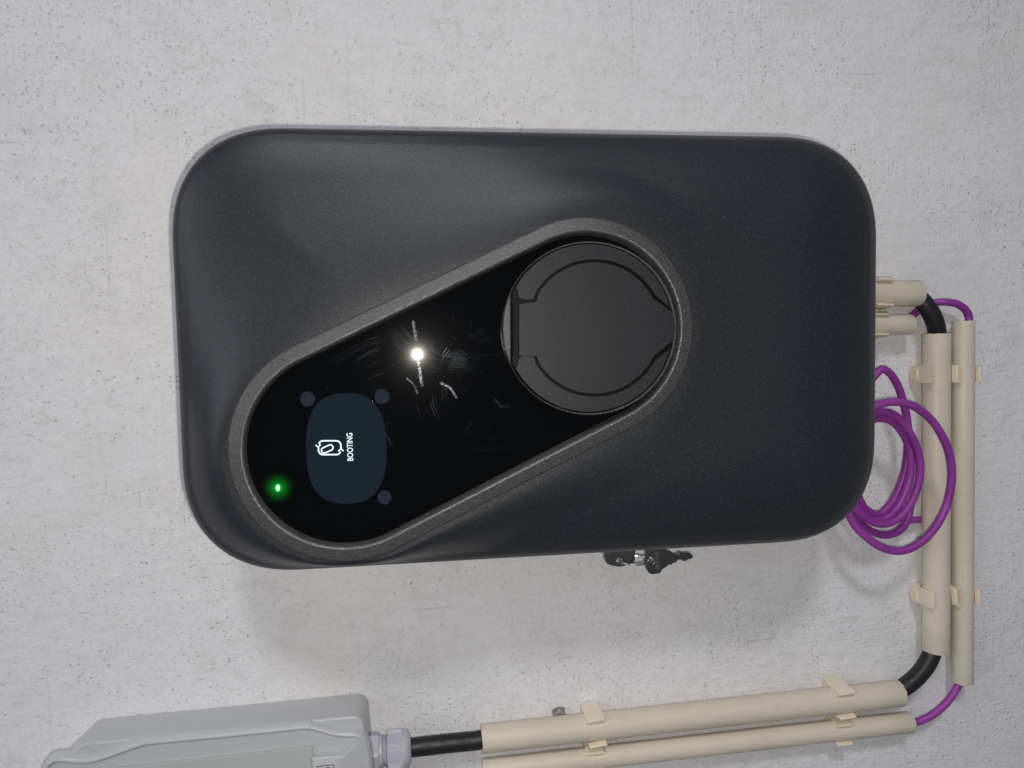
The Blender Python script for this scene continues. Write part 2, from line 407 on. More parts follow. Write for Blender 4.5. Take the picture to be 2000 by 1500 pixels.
# ------------------------------------------------------------------ the charger
DL = 0.093                       # depth of the cover's lip
xa, za = XZ(343, 600, DL); xb, zb = XZ(1709, 620, DL)
_, _ = xa, xb
ztop = za; zbot = zb
xr = XZ(1000, 258, DL)[0]; xl = XZ(1000, 1089, DL)[0]
CX, CZ = (xr+xl)/2, (ztop+zbot)/2; HX, HZ = (xr-xl)/2, (ztop-zbot)/2
print('charger half size', HX, HZ, 'centre', CX, CZ)
for q in ((343,500),(352,900),(540,254),(1400,264),(1600,275),(1708,430),(1704,900),(560,1113),(1350,1068),(1550,1055)):
    x, z = XZ(*q, DL); print(q, 'rel', round((x-CX)*1000,1), round((z-CZ)*1000,1))
RC = 0.066; NE = 2.35
def sd_rect(x, z, grow=0.0):
    r = RC+grow
    qx = abs(x-CX)-(HX-RC); qz = abs(z-CZ)-(HZ-RC)
    ax, az = max(qx, 0), max(qz, 0)
    return (ax**NE+az**NE)**(1/NE) + min(max(qx, qz), 0) - r
DB = 0.120
sA = Vector(XZ(677, 876, DB)); sB = Vector(XZ(1146, 642, DB))      # ends of the slot-shaped bezel
RB = 0.0640
u1 = Vector(XZ(800, 555, DB)); u2 = Vector(XZ(800, 1060, DB))
ax = (sB-sA).normalized(); nrm = Vector((-ax.y, ax.x)); print('stadium width', (u1-u2).dot(nrm), 'len', (sB-sA).length)
for q in ((443,850),(1352,640),(1160,422),(650,1095)):
    p = Vector(XZ(*q, DB)); print(q, 'r', min((p-sA).length, (p-sB).length))
def sd_slot(x, z):
    p = Vector((x, z)); t = max(0, min(1, (p-sA).dot(sB-sA)/(sB-sA).length_squared))
    return (p-(sA+(sB-sA)*t)).length - RB
def slot_outline(off, n=64):
    """slot outline moved inwards by off, n points per cap"""
    r = RB-off; a0 = math.degrees(math.atan2(nrm.y, nrm.x))
    out = []
    out += arc(sB.x, sB.y, r, a0, a0-180, n)
    for k in range(1, 16): t = k/16; q = sB+(sA-sB)*t-nrm*r; out.append((q.x, q.y))
    out += arc(sA.x, sA.y, r, a0-180, a0-360, n)
    for k in range(1, 16): t = k/16; q = sA+(sB-sA)*t+nrm*r; out.append((q.x, q.y))
    return out
charger = empty('ev_charger', (CX, 0, CZ-HZ), 'dark slate electric car charger with glossy black slanted panel, mounted on the white wall', 'car charger')

def sstep(t): t = min(1, max(0, t)); return t*t*(3-2*t)
def cover_height(x, z):
    so = max(0.0, -sd_rect(x, z)); ss = max(0.0, sd_slot(x, z)+0.0005)
    px = (CZ+HZ-z)/(2*HZ)                       # 0 at the top end, 1 at the bottom end
    p = Vector((x, z)); k = max(0, min(1, (p-sA).dot(sB-sA)/(sB-sA).length_squared))
    dv = p-(sA+(sB-sA)*k); up = dv.x/max(dv.length, 1e-6)
    # the shell dips only in the corner beside the slot's long right flank
    t = 1-(1-sstep((px-0.38)/0.32))*sstep((up+0.10)/0.80)
    e = min(so/0.0055, 1); roll = 0.0046*(1-(1-e)**2.2)**0.8
    g = min(1, so/0.0115); g = 1-(1-g)**2
    top = DB-0.0004-DL-0.0046                   # rise left between the rolled edge and the bezel
    # flank: a slope that sweeps from the edge up to the bezel
    f = 1-ss/(ss+so+1e-6)
    s1 = 1-(1-min(so/0.030, 1))**2
    f = min(1, max(0, f)); hA = 0.0042*s1 + (top-0.0042*s1)*(0.42*f+0.58*sstep(f))
    # elsewhere the shell is nearly flush with the bezel
    s2 = 1-(1-min(so/0.070, 1))**2
    L = min(0.030, 0.78*(ss+so)+1e-5)
    hB = (top-0.0014)*s2; hB += (top-hB)*sstep((L+0.003-ss)/L)
    return DL+roll+g*(hA*(1-t)+hB*t)
def build_cover():
    N = 288; cen = Vector(XZ(940, 760, 0.1))
    outer = []; inner = []
    for i in range(N):
        a = 2*math.pi*i/N; d = Vector((math.cos(a), math.sin(a)))
        lo, hi = 0.0, 0.5
        for _ in range(40):
            m = (lo+hi)/2; q = cen+d*m
            if sd_rect(q.x, q.y) < 0: lo = m
            else: hi = m
        outer.append(cen+d*lo)
        lo, hi = 0.0, 0.5
        for _ in range(40):
            m = (lo+hi)/2; q = cen+d*m
            if sd_slot(q.x, q.y) < -0.0012: lo = m
            else: hi = m
        inner.append(cen+d*lo)
    layers = []
    # turned-in lip
    def scaled(k, d): return [Vector((CX+(p.x-CX)*k, -d, CZ+(p.y-CZ)*k)) for p in outer]
    layers.append(scaled(0.955, DL-0.006)); layers.append(scaled(0.99, DL-0.006)); layers.append(scaled(0.997, DL-0.0035))
    K = 110
    for k in range(K+1):
        s = k/K; t = 0.5-0.5*math.cos(math.pi*s) ; t = 0.55*t+0.45*s**1.6
        L = []
        for a, b in zip(outer, inner):
            q = a+(b-a)*t; L.append(Vector((q.x, -cover_height(q.x, q.y), q.y)))
        layers.append(L)
    vs, fs = loft(layers, False, False)
    return obj('front_cover', vs, fs, M['cover'], charger, angle=60)
build_cover()
# rear housing behind the cover, fixed to the wall
def rr_outline(x0, x1, z0, z1, r, n=10):
    return arc(x1-r, z1-r, r, 0, 90, n)+arc(x0+r, z1-r, r, 90, 180, n)+arc(x0+r, z0+r, r, 180, 270, n)+arc(x1-r, z0+r, r, 270, 360, n)
vs, fs = prism(rr_outline(CX-HX+0.010, CX+HX-0.010, CZ-HZ+0.070, CZ+HZ-0.012, 0.05), 0.0, DL-0.004)
obj('rear_housing', vs, fs, M['housing'], charger, bevel=0.002)
# bezel ring
prof = [(-0.0002, DB-0.012), (-0.0002, DB-0.0012), (0.0003, DB-0.0002), (0.0009, DB+0.0007), (0.0016, DB+0.0010), (0.0045, DB+0.0020), (0.0070, DB+0.0029),
        (0.0077, DB+0.0031), (0.0083, DB+0.0029), (0.0089, DB+0.0025), (0.0093, DB+0.0017), (0.0096, DB+0.0005), (0.0104, DB-0.0030), (0.0106, DB-0.006)]
vs, fs = loft([[Vector((x, -d, z)) for x, z in slot_outline(o)] for o, d in prof], False, False)
obj('bezel', vs, fs, M['bezel'], charger, angle=50)
# glossy panel
DG = DB-0.0028
tilt_n = Vector((0.0030, 0.0, 0.0115))       # slight tilt added to steer where the flash reflection lands
pc = (sA+sB)/2
def gd(x, z): return DG + (x-pc.x)*tilt_n.x + (z-pc.y)*tilt_n.z
ol = slot_outline(0.0098)
vs, fs = loft([[Vector((x, -(gd(x, z)-0.006), z)) for x, z in ol], [Vector((x, -gd(x, z), z)) for x, z in ol]])
panel = obj('glossy_panel', vs, fs, M['glass'], charger, smooth=False)
def on_glass(outline_px, lift=0.00006, thick=0.0004):
    pts = [XZ(px, py, DG) for px, py in outline_px]
    return loft([[Vector((x, -(gd(x, z)+lift-thick), z)) for x, z in pts], [Vector((x, -(gd(x, z)+lift), z)) for x, z in pts]])
# screen
def superell(cx, cy, a, b, n, k=72, rot=0):
    out = []
    for i in range(k):
        t = 2*math.pi*i/k; c, s = math.cos(t), math.sin(t)
        x = a*math.copysign(abs(c)**(2/n), c); y = b*math.copysign(abs(s)**(2/n), s)
        out.append((cx+x*math.cos(rot)-y*math.sin(rot), cy+x*math.sin(rot)+y*math.cos(rot)))
    return out
vs, fs = on_glass(superell(676.5, 875.5, 78.5, 108, 2.55, rot=-0.012))
screen = obj('screen', vs, fs, M['screen'], charger, smooth=False)
def stroke(pts, wpx, closed=False, sub=1):
    path = [P(x, y, DG) for x, y in pts]
    path = [Vector((p.x, -(gd(p.x, p.z)+0.00012), p.z)) for p in path]
    if sub > 1: path = catmull(path, sub, closed)
    return sweep(path, wpx/2/3.38/1000, 8, closed, squash=0.12)
icon = []
rr = lambda x0, y0, x1, y1, r: (arc(x1-r, y0+r, r, -90, 0, 6), arc(x1-r, y1-r, r, 0, 90, 6), arc(x0+r, y1-r, r, 90, 180, 6), arc(x0+r, y0+r, r, 180, 270, 6))
q1, q2, q3, q4 = rr(622.5, 860.5, 666, 887.5, 9)
icon.append(stroke([(664.5, 881.5)] + q2[2:] + q3 + [(622.3, 873)], 2.9))
icon.append(stroke([(625, 867)] + q4[2:] + q1 + [(666.4, 876)], 2.9))
icon.append(stroke([(617, 868.3), (621.8, 873.2), (626.5, 867.5)], 2.7))
icon.append(stroke([(661, 881), (666.2, 876), (671, 880.5)], 2.7))
def capsule(cx, cy, L, r, ang):
    ca, sa = math.cos(ang), math.sin(ang); o = []
    for (x, y) in arc(L, 0, r, -90, 90, 8)+arc(-L, 0, r, 90, 270, 8): o.append((cx+x*ca-y*sa, cy+x*sa+y*ca))
    return o
icon.append(stroke(capsule(639.5, 876.4, 6.6, 5.4, -0.42), 2.6, True))
vs, fs = join(*icon); o = obj('boot_icon', vs, fs, M['glow'], screen); o['label'] = 'white lit battery icon circled by two arrows'
tv, tf, tw, th = text_mesh('BOOTING', 0.004, 0.00006)
L = (P(683, 899.5, DG)-P(683, 845.4, DG)).length; H = (P(677.6, 870, DG)-P(689.4, 870, DG)).length
c = P(683.6, 872.5, DG); e1 = (P(682.8, 845.4, DG)-P(684.6, 899.5, DG)).normalized(); e2 = Vector((0, 0, 1)); e2 = (e2-e1*e2.dot(e1)).normalized()
vs = [c+e1*(v.x*L/tw)+e2*(v.y*H/th) for v in tv]
vs = [Vector((p.x, -(gd(p.x, p.z)+0.00014)-v.z, p.z)) for p, v in zip(vs, tv)]
o = obj('boot_text', vs, tf, M['glow'], screen, smooth=False); o['label'] = 'white lit word BOOTING'
for k, (x, y, r) in enumerate(((601, 779, 14.3), (745.7, 774.5, 14.3), (751, 971, 13.6))):
    vs, fs = on_glass(superell(x, y, r, r, 2, 36)); obj('sensor_window', vs, fs, M['sensor'], charger, smooth=False)
# green light: a tiny lens on a disc whose fading emission paints its halo
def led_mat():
    m = mat('green_led_halo', (0.0010, 0.0012, 0.0014), 0.02, 0.22); t = NT(m); q = P(543.5, 952, DG); q.y = -gd(q.x, q.z)
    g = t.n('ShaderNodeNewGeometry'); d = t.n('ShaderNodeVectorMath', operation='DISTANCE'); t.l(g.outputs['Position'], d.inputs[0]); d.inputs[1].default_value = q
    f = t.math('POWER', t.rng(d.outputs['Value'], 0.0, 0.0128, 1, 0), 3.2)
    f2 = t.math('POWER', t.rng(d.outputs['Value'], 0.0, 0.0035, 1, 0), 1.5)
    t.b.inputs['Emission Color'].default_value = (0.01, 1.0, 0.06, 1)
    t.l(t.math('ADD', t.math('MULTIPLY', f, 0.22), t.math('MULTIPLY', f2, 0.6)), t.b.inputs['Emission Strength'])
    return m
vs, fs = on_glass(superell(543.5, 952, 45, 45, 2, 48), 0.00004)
halo = obj('status_light_halo', vs, fs, led_mat(), charger, smooth=False); halo['label'] = 'lit green status light with painted halo'
vs, fs = on_glass(superell(543.5, 952, 3.4, 6.2, 2, 24), 0.0002); obj('lens', vs, fs, M['led'], halo, smooth=False)

# socket with its flap
def px_prism(outline, d0, d1, ref):
    pts = [XZ(px, py, ref) for px, py in outline]; return prism(pts, d0, d1)
DT = DG+0.0125                   # face of the flap
DC = DG+0.006
def clampx(pts, xmin): return [(max(x, xmin), y) for x, y in pts]
vs, fs = px_prism(superell(1152, 641, 170, 170, 2, 96), DG-0.001, DC, DC); obj('socket_collar', vs, fs, M['collar'], charger, bevel=0.0006)
lidc = []
for k in range(97):
    a = 2*math.pi*k/96; lidc.append((1152.5+168*math.cos(a), 640.5+168*math.sin(a)))
lidc = clampx(lidc[:-1], 999)
base = []
for p in lidc:
    if not base or (abs(p[0]-base[-1][0])+abs(p[1]-base[-1][1])) > 0.5: base.append(p)
pts = [XZ(px, py, DT) for px, py in base]
vs, fs = prism(pts, DC, DT-0.0028); flap = obj('socket_flap', vs, fs, M['black'], charger, bevel=0.0008)
# central plate
a_start = 60; rC = 129.3; cx, cy = 1161, 640.7
mid = [(1013, 594), (1030, 590.5), (1047.5, 589)]
mid += [(x, y) for x, y in arc(cx, cy, rC, 180+31, 360-26, 48)]
mid += [(1281.5, 585), (1315, 610.5), (1317.5, 622), (1319, 640), (1317.5, 655), (1316, 664.5), (1282, 692.5)]
mid += [(x, y) for x, y in arc(cx, cy, rC, 26, 180-32, 48)]
mid += [(1048, 697.5), (1030, 697), (1013, 696.5)]
# gap edges nudge the round part of the plate in by a pixel
pts = [XZ(px, py, DT) for px, py in mid]
vs, fs = prism(pts, DT-0.0035, DT); obj('flap_plate', vs, fs, M['lid'], flap, bevel=0.0005)
def cres(sign):
    o = []
    outer = arc(1150.5, 640, 163, 206, 346.5, 56)
    o += [(x, y) for x, y in outer if True]
    o[0] = (1012, 569)
    o += [(1308, 600), (1284, 580)]
    o += [(x, y) for x, y in reversed(arc(cx, cy, rC+5.0, 180+31.5, 360-28, 48))]
    o += [(1042, 583.5), (1034, 585), (1022, 585), (1015, 582.5), (1011.5, 577.5)]
    return [(x, y if sign > 0 else 2*640.5-y) for x, y in o]
for s in (1, -1):
    pts = [XZ(px, py, DT) for px, py in cres(s)]
    vs, fs = prism(pts, DT-0.0035, DT+0.0001); obj('flap_ring', vs, fs, M['lid'], flap, bevel=0.0006)
vs, fs = px_prism([(1000.5, 592), (1003.5, 592), (1003.5, 698), (1000.5, 698)], DT-0.0035, DT-0.0010, DT); obj('hinge_pin', vs, fs, M['black'], flap, bevel=0.0004)

# ------------------------------------------------------------------ conduits
AB, AS = 0.0130, 0.0105          # axis distance from the wall
RBIG, RSM = 0.0100, 0.0080
def conduit(name, a, b, r, label, group):
    a, b = Vector(a), Vector(b); d = (b-a); n = 10; path = [a+d*(i/n) for i in range(n+1)]
    root_v, root_f = [], []
    seg = 40; t = d.normalized(); up = Vector((0, -1, 0)); up = (up-t*up.dot(t)).normalized(); bn = t.cross(up)
    layers = []
    def ring(p, rr, jit=0): 
        return [p+up*math.cos(2*math.pi*k/seg)*rr+bn*math.sin(2*math.pi*k/seg)*rr + t*jit*noise.noise(Vector((k*0.5, p.x*90, p.z*90))) for k in range(seg)]
    th = 0.0013
    layers.append(ring(a+t*0.03, r-th)); layers.append(ring(a, r-th, 0.0007)); layers.append(ring(a-t*0.0002, r-0.0003, 0.0007)); layers.append(ring(a+t*0.0004, r, 0.0007))
    for i in range(1, n): layers.append(ring(path[i], r))
    layers.append(ring(b-t*0.0004, r, 0.0007)); layers.append(ring(b+t*0.0002, r-0.0003, 0.0007)); layers.append(ring(b, r-th, 0.0007)); layers.append(ring(b-t*0.03, r-th))
    vs, fs = loft(layers, False, False)
    o = obj(name, vs, fs, M['conduit'], angle=45)
    return tag(o, label, 'conduit', group)
GC = 'beige plastic conduits round the charger'
tubes = {
 'vb': (P(1829, 652, AB), P(1828, 1270, AB), RBIG), 'vs': (P(1881.5, 627.5, AS), P(1879.5, 1331, AS), RSM),
 'lb': (P(941, 1443, AB), P(1757, 1354, AB), RBIG), 'ls': (P(943.5, 1504, AS), P(1777, 1410, AS), RSM),
 'sb': (P(1425, 565, AB), P(1793, 574, AB), RBIG), 'ss': (P(1425, 631, AS), P(1778, 634.5, AS), RSM)}
labels = {'vb': 'thicker beige conduit crossing right of the charger, carrying the black cable',
 'vs': 'thinner beige conduit at far right, running beside the thicker one',
 'lb': 'thicker long beige conduit between the grey box and the lower right corner',
 'ls': 'thinner long beige conduit along the bottom edge, below the thicker one',
 'sb': 'short thick beige conduit stub coming out from behind the charger',
 'ss': 'short thin beige conduit stub beside the thick stub at the charger'}
for k in ('vb', 'vs', 'lb', 'ls', 'sb', 'ss'):
    a, b, r = tubes[k]; conduit('conduit', a, b, r, labels[k], GC)

# ------------------------------------------------------------------ clips
def clip_mesh(r, c, wd):
    """local frame: x across the tube, y out of the wall, z along the tube"""
    ri = r+0.00015; th = 0.0017
    inner = [(ri*math.cos(math.radians(a)), c+ri*math.sin(math.radians(a))) for a in range(38, -219, -8)]   # right tip round the bottom to the left tip
    lipR = [(ri*0.80, c+r*0.86), (ri*0.86, c+r*1.06), (ri*0.98, c+r*1.10)]
    lipL = [(-x, y) for x, y in reversed(lipR)]
    outL = [(-ri-0.0002, c+r*0.92), (-ri-th*0.9, c+r*0.55), (-ri-th, c), (-ri-th*1.25, c-r*0.5), (-ri-th*1.5, c-r*0.8), (-ri-th*1.5, 0.0)]
    outR = [(-x, y) for x, y in reversed(outL)]
    prof = inner+lipL+outL+outR+list(reversed(lipR))[::-1][::-1]
    # order: inner (right->left), left lip (inner->outer), outer left down, outer right up, right lip (outer->inner)
    lipL2 = [(-0.80*ri, c+r*0.86), (-0.86*ri, c+r*1.06), (-0.98*ri, c+r*1.10)]
    lipR2 = [(0.98*ri, c+r*1.10), (0.86*ri, c+r*1.06), (0.80*ri, c+r*0.86)]
    prof = inner+lipL2+outL+outR+lipR2
    h = wd/2; n = len(prof)
    vs = [(x, y, -h) for x, y in prof]+[(x, y, h) for x, y in prof]
    fs = [tuple(range(n)), tuple(range(n, 2*n))]+[(i, (i+1) % n, n+(i+1) % n, n+i) for i in range(n)]
    parts = [(vs, fs)]
    # interlocking tongues on both flanks
    def bx(x0, x1, y0, y1, z0, z1):
        v = [(x, y, z) for x in (x0, x1) for y in (y0, y1) for z in (z0, z1)]
        return v, [(0, 1, 3, 2), (4, 5, 7, 6), (0, 1, 5, 4), (2, 3, 7, 6), (0, 2, 6, 4), (1, 3, 7, 5)]
    e = ri+th*1.5
    tongue = [bx(-e-0.0014, -e+0.0004, 0.0008, c*0.72, -h*0.55, h*0.55)]
    return join(*parts), tongue[0]
protos = {}
def make_clip(kind):
    r, c = (RBIG, AB) if kind == 'big' else (RSM, AS)
    (vs, fs), tg = clip_mesh(r, c, 0.0135 if kind == 'big' else 0.0125)
    root = empty('conduit_clip', (0, 0, 0), 'x', 'conduit clip', 'cream clips holding the conduits')
    obj('saddle', vs, fs, M['clip'], root, bevel=0.0004, local=True)
    obj('tongue', tg[0], tg[1], M['clip'], root, bevel=0.0003, local=True)
    return root
def place_clip(kind, tube, px, py, label, yaw=0.0, flip=1):
    a, b, r = tubes[tube]; d = (b-a); ax_ = d.normalized()
    q = P(px, py, -a.y); t = (q-a).dot(d)/d.length_squared; p = a+d*t
    if kind not in protos: protos[kind] = make_clip(kind); root = protos[kind]
    else:
        src = protos[kind]; root = src.copy(); C.objects.link(root)
        for ch in src.children:
            cc = ch.copy(); C.objects.link(cc); cc.parent = root
    y = Vector((0, -1, 0)); z = (ax_ - y*ax_.dot(y)).normalized()*flip; x = y.cross(z)
    m = Matrix((x, y, z)).transposed().to_4x4()
    root.matrix_world = Matrix.Translation((p.x, 0, p.z)) @ m @ Matrix.Rotation(yaw, 4, 'Y')
    root['label'] = label
place_clip('big', 'vb', 1829, 730, 'upper of the two clips on the thick conduit right of the charger')
place_clip('small', 'vs', 1881, 731, 'upper of the two clips on the thin far right conduit')
place_clip('big', 'vb', 1829, 1161, 'lower of the two clips on the thick right conduit, slightly twisted', 0.10)
place_clip('small', 'vs', 1881, 1163, 'lower of the two clips on the thin far right conduit', 0.05)
place_clip('big', 'lb', 1160, 1420, 'left clip on the thick bottom conduit, next to the chipped plaster hole', 0.06)
place_clip('small', 'ls', 1159, 1478, 'left clip on the thin bottom edge conduit')
place_clip('big', 'lb', 1641, 1368, 'right clip on the thick bottom conduit, nearest the black cable bend', 0.03)
place_clip('small', 'ls', 1640, 1425, 'right clip on the thin bottom conduit, near the purple cable bend')
place_clip('big', 'sb', 1715, 572, 'clip on the thick stub, half hidden behind the charger edge')
place_clip('small', 'ss', 1710, 634, 'clip on the thin stub, half hidden behind the charger edge')

# ------------------------------------------------------------------ cables
def cable(name, pts, r, m, label, sub=8, seg=20, rough=0.0):
    path = catmull(pts, sub)
    if name == 'coiled_cable': path = [p+Vector((noise.noise(p*26), 0, noise.noise(p*26+Vector((9, 3, 1)))))*0.0011 for p in path]
    vs, fs = sweep(path, r, seg, rough=rough)
    return tag(obj(name, vs, fs, m), label, 'cable')
def lerp(a, b, t): return a+(b-a)*t
vb, vsm, lb, ls, sb, ssm = (tubes[k] for k in ('vb', 'vs', 'lb', 'ls', 'sb', 'ss'))
blk = [P(740, 1467, 0.0150), P(803, 1460, 0.0150), P(870, 1452.5, 0.0145), P(925, 1447, 0.014), P(1000, 1437, 0.0135), lerp(lb[0], lb[1], 0.5), P(1690, 1359, AB), P(1730, 1354.5, AB),
       P(1757, 1347, AB), P(1784, 1328, AB+0.001), P(1807, 1302, AB+0.001), P(1823, 1268, AB), P(1826, 1230, AB), P(1829, 1100, AB), P(1829, 800, AB), P(1832, 690, AB),
       P(1830.5, 651, AB), P(1824, 624, AB+0.002), P(1811, 600, AB+0.002), P(1793, 581, AB), P(1770, 575, AB), P(1720, 572, AB), P(1430, 565, AB)]
cable('black_cable', blk, 0.0066, M['rubber'], 'thick black cable from the grey box through the thicker conduits to the charger', rough=0.012)
pur = [P(1000, 1498, AS), P(1700, 1419, AS), P(1750, 1415, AS), P(1785, 1411.5, AS), P(1808, 1403, AS+0.001), P(1828, 1391, AS+0.002), P(1846, 1375, AS+0.002), P(1859, 1360, AS+0.001), P(1868, 1345, AS), P(1874, 1331, AS), P(1879, 1300, AS),
       P(1880, 1000, AS), P(1885, 700, AS), P(1891, 650, AS), P(1892.5, 628, AS), P(1891, 615, AS), P(1883, 602.5, AS), P(1868, 593.5, AS), P(1847, 590, AS-0.001), P(1824, 591.5, 0.006), P(1806, 598, 0.0045),
       P(1791, 608, 0.005), P(1778, 620, AS-0.002), P(1760, 630, AS), P(1700, 633, AS), P(1430, 631, AS)]
cable('purple_cable', pur, 0.0029, M['purple'], 'thin purple cable threading the thinner conduits round the charger', rough=0.05)
# spare length, coiled below the charger
X = 0.030
coil = [P(1440, 775, 0.034), P(1540, 770, 0.033), P(1640, 762, 0.030), P(1675, 762, 0.028), P(1700, 742, 0.026), P(1722, 721, 0.026), P(1739, 727, 0.026), P(1755, 751, 0.025), P(1764, 778, 0.024), P(1770, 803, 0.023), P(1773, 835, 0.023), P(1772, 880, 0.023),
        P(1766, 925, 0.024), P(1755, 958, 0.024), P(1739, 985, 0.024), P(1717, 1004, 0.024), P(1694, 999, 0.025), P(1678, 978, 0.026),
        P(1662, 930, 0.028), P(1662, 870, 0.030), P(1680, 832, 0.032), P(1706, 818, 0.033), P(1726, 817, 0.033), P(1745, 826, 0.033), P(1763, 847, 0.033), P(1774, 873, 0.033), P(1778, 903, 0.033), P(1777, 932, 0.032),
        P(1768, 963, 0.032), P(1752, 992, 0.031), P(1730, 1012, 0.030), P(1705, 1016, 0.030), P(1682, 1002, 0.030), P(1662, 975, 0.031),
        P(1652, 920, 0.033), P(1656, 855, 0.036), P(1680, 818, 0.038), P(1706, 806, 0.039), P(1724, 804, 0.039), P(1745, 810, 0.039), P(1766, 829, 0.039), P(1781, 855, 0.038), P(1792, 884, 0.037), P(1796, 917, 0.036),
        P(1793, 948, 0.035), P(1781, 980, 0.034), P(1760, 1008, 0.034), P(1735, 1022, 0.034), P(1708, 1022, 0.035), P(1684, 1008, 0.036), P(1662, 985, 0.037),
        P(1645, 930, 0.041), P(1650, 850, 0.045), P(1675, 808, 0.048), P(1706, 793, 0.050), P(1733, 786, 0.050), P(1763, 787, 0.050), P(1790, 797, 0.050), P(1817, 818, 0.049), P(1838, 847, 0.048), P(1851, 880, 0.047), P(1857, 917, 0.046),
        P(1856, 951, 0.045), P(1848, 989, 0.044), P(1832, 1023, 0.043), P(1807, 1052, 0.042), P(1779, 1071, 0.042), P(1753, 1077, 0.041), P(1722, 1069, 0.040), P(1691, 1049, 0.038), P(1667, 1024, 0.036), P(1652, 990, 0.034),
        P(1650, 960, 0.032), P(1660, 990, 0.029), P(1676, 1018, 0.026), P(1698, 1036, 0.023), P(1722, 1045, 0.022), P(1746, 1042, 0.022), P(1764, 1028, 0.021), P(1774, 1008, 0.019), P(1779, 985, 0.018)]
cable('coiled_cable', coil, 0.0029, M['purple'], 'loose coil of purple cable hanging below the charger', sub=6, rough=0.04)
tail = [P(1772, 1018, 0.011), P(1782, 1015.5, 0.009), P(1795, 1015, 0.006), P(1806, 1015, 0.0035)]
cable('cable_tail', tail, 0.0026, M['purple'], 'short purple cable end poking behind the thick conduit under the coil', sub=6)

# ------------------------------------------------------------------ keys
KD = 0.050
def px_plate(outline, d, th):
    pts = [XZ(px, py, d) for px, py in outline]; return pts
def plate_with_hole(outline, hole, d, th, m, name, parent=None, nh=24):
    """plate parallel to the wall, with a round hole; bridged as one mesh"""
    pts = [Vector((*XZ(px, py, d),)) for px, py in outline]
    hx, hy, hr = hole; hc = Vector(XZ(hx, hy, d)); r = hr/2.98/1000
    bm = bmesh.new()
    # resample outline by angle round the hole centre
    N = 96; ring_o = []; ring_i = []
    for k in range(N):
        a = 2*math.pi*k/N; dr = Vector((math.cos(a), math.sin(a))); best = None
        for i in range(len(pts)):
            p, q = pts[i], pts[(i+1) % len(pts)]; e = q-p; den = dr.x*e.y-dr.y*e.x
            if abs(den) < 1e-12: continue
            w_ = p-hc; t = (w_.x*e.y-w_.y*e.x)/den; s_ = (w_.x*dr.y-w_.y*dr.x)/den
            if t > 0 and -1e-9 <= s_ <= 1+1e-9 and (best is None or t > best): best = t
        ring_o.append(hc+dr*best); ring_i.append(hc+dr*r)
    L = [[Vector((p.x, -d+th/2, p.y)) for p in ring_i], [Vector((p.x, -d-th/2, p.y)) for p in ring_i],
         [Vector((p.x, -d-th/2, p.y)) for p in ring_o], [Vector((p.x, -d+th/2, p.y)) for p in ring_o], [Vector((p.x, -d+th/2, p.y)) for p in ring_i]]
    vs, fs = loft(L, False, False)
    bm.free()
    return vs, fs
k1 = empty('key', P(1210, 1092, KD), 'key standing in the charger side lock, only its rounded bow showing', 'key')
bow1 = [(1182, 1060), (1181.3, 1085), (1183, 1097.5), (1187.5, 1102), (1196, 1104.4), (1204, 1105.8), (1215, 1105.8), (1225, 1102.8), (1239, 1098), (1240, 1078), (1240, 1060)]
vs, fs = plate_with_hole(bow1, (1210, 1095, 7.0), KD, 0.0022, M['steel'], 'bow'); obj('bow', vs, fs, M['steel'], k1, smooth=False, bevel=0.0003)
vs, fs = prism([XZ(x, y, KD) for x, y in ((1200, 1060.5), (1222, 1060.5), (1221, 1030), (1201, 1030))], KD-0.001, KD+0.001); obj('blade', vs, fs, M['steel'], k1, smooth=False, bevel=0.0002)
ka = P(1210, 1052, KD); seg_ = 32
lay = [[Vector((x_, ka.y+0.0072*math.cos(2*math.pi*i/seg_)*q, ka.z+0.0072*math.sin(2*math.pi*i/seg_)*q)) for i in range(seg_)]
       for x_, q in ((CX-HX+0.012, 1.0), (ka.x+0.001, 1.0), (ka.x, 0.92), (ka.x, 0.05))]
vs, fs = loft(lay); o = obj('lock_barrel', vs, fs, M['wire'], charger, angle=30); o['label'] = 'round metal lock barrel on the side'
k2 = empty('key', P(1275, 1094, KD+0.004), 'spare key hanging from the ring, its notched blade pointing right', 'key')
bow2 = [(1264, 1072), (1259, 1100), (1266, 1117.5), (1270.6, 1120.8), (1278, 1120.6), (1287.5, 1119), (1295.6, 1108), (1297, 1100), (1297, 1072), (1290, 1068), (1268, 1068)]
vs, fs = plate_with_hole(bow2, (1270.6, 1094, 7.4), KD+0.004, 0.0022, M['steel'], 'bow'); b2 = obj('bow', vs, fs, M['steel'], k2, smooth=False, bevel=0.0003)
blade = [(1294, 1072.5), (1302, 1074), (1305, 1077.8), (1309, 1076.6), (1313, 1080), (1318, 1083), (1323, 1083), (1327, 1079.0), (1332, 1078.6), (1336, 1081.4), (1340, 1079.8), (1349, 1080.8), (1352.5, 1084.5), (1352.5, 1088), (1349, 1091),
         (1343, 1091.6), (1340, 1094.5), (1334, 1095.5), (1329, 1092.4), (1323, 1093), (1319, 1098.4), (1314, 1098), (1311, 1102.4), (1305, 1102.0), (1300, 1107), (1294, 1110.5)]
vs, fs = prism([XZ(x, y, KD+0.004) for x, y in blade], KD+0.0032, KD+0.0050); bl = obj('blade', vs, fs, M['steel'], k2, smooth=False, bevel=0.0002)
vs, fs = prism([XZ(x, y, KD+0.004) for x, y in ((1299, 1089.5), (1347, 1084.5), (1347, 1087.5), (1299, 1094))], KD+0.0045, KD+0.0054); obj('ridge', vs, fs, M['steel'], bl, smooth=False)
tv, tf, tw, th_ = text_mesh('SQUIRE', 0.003, 0.00005, 0.0001)
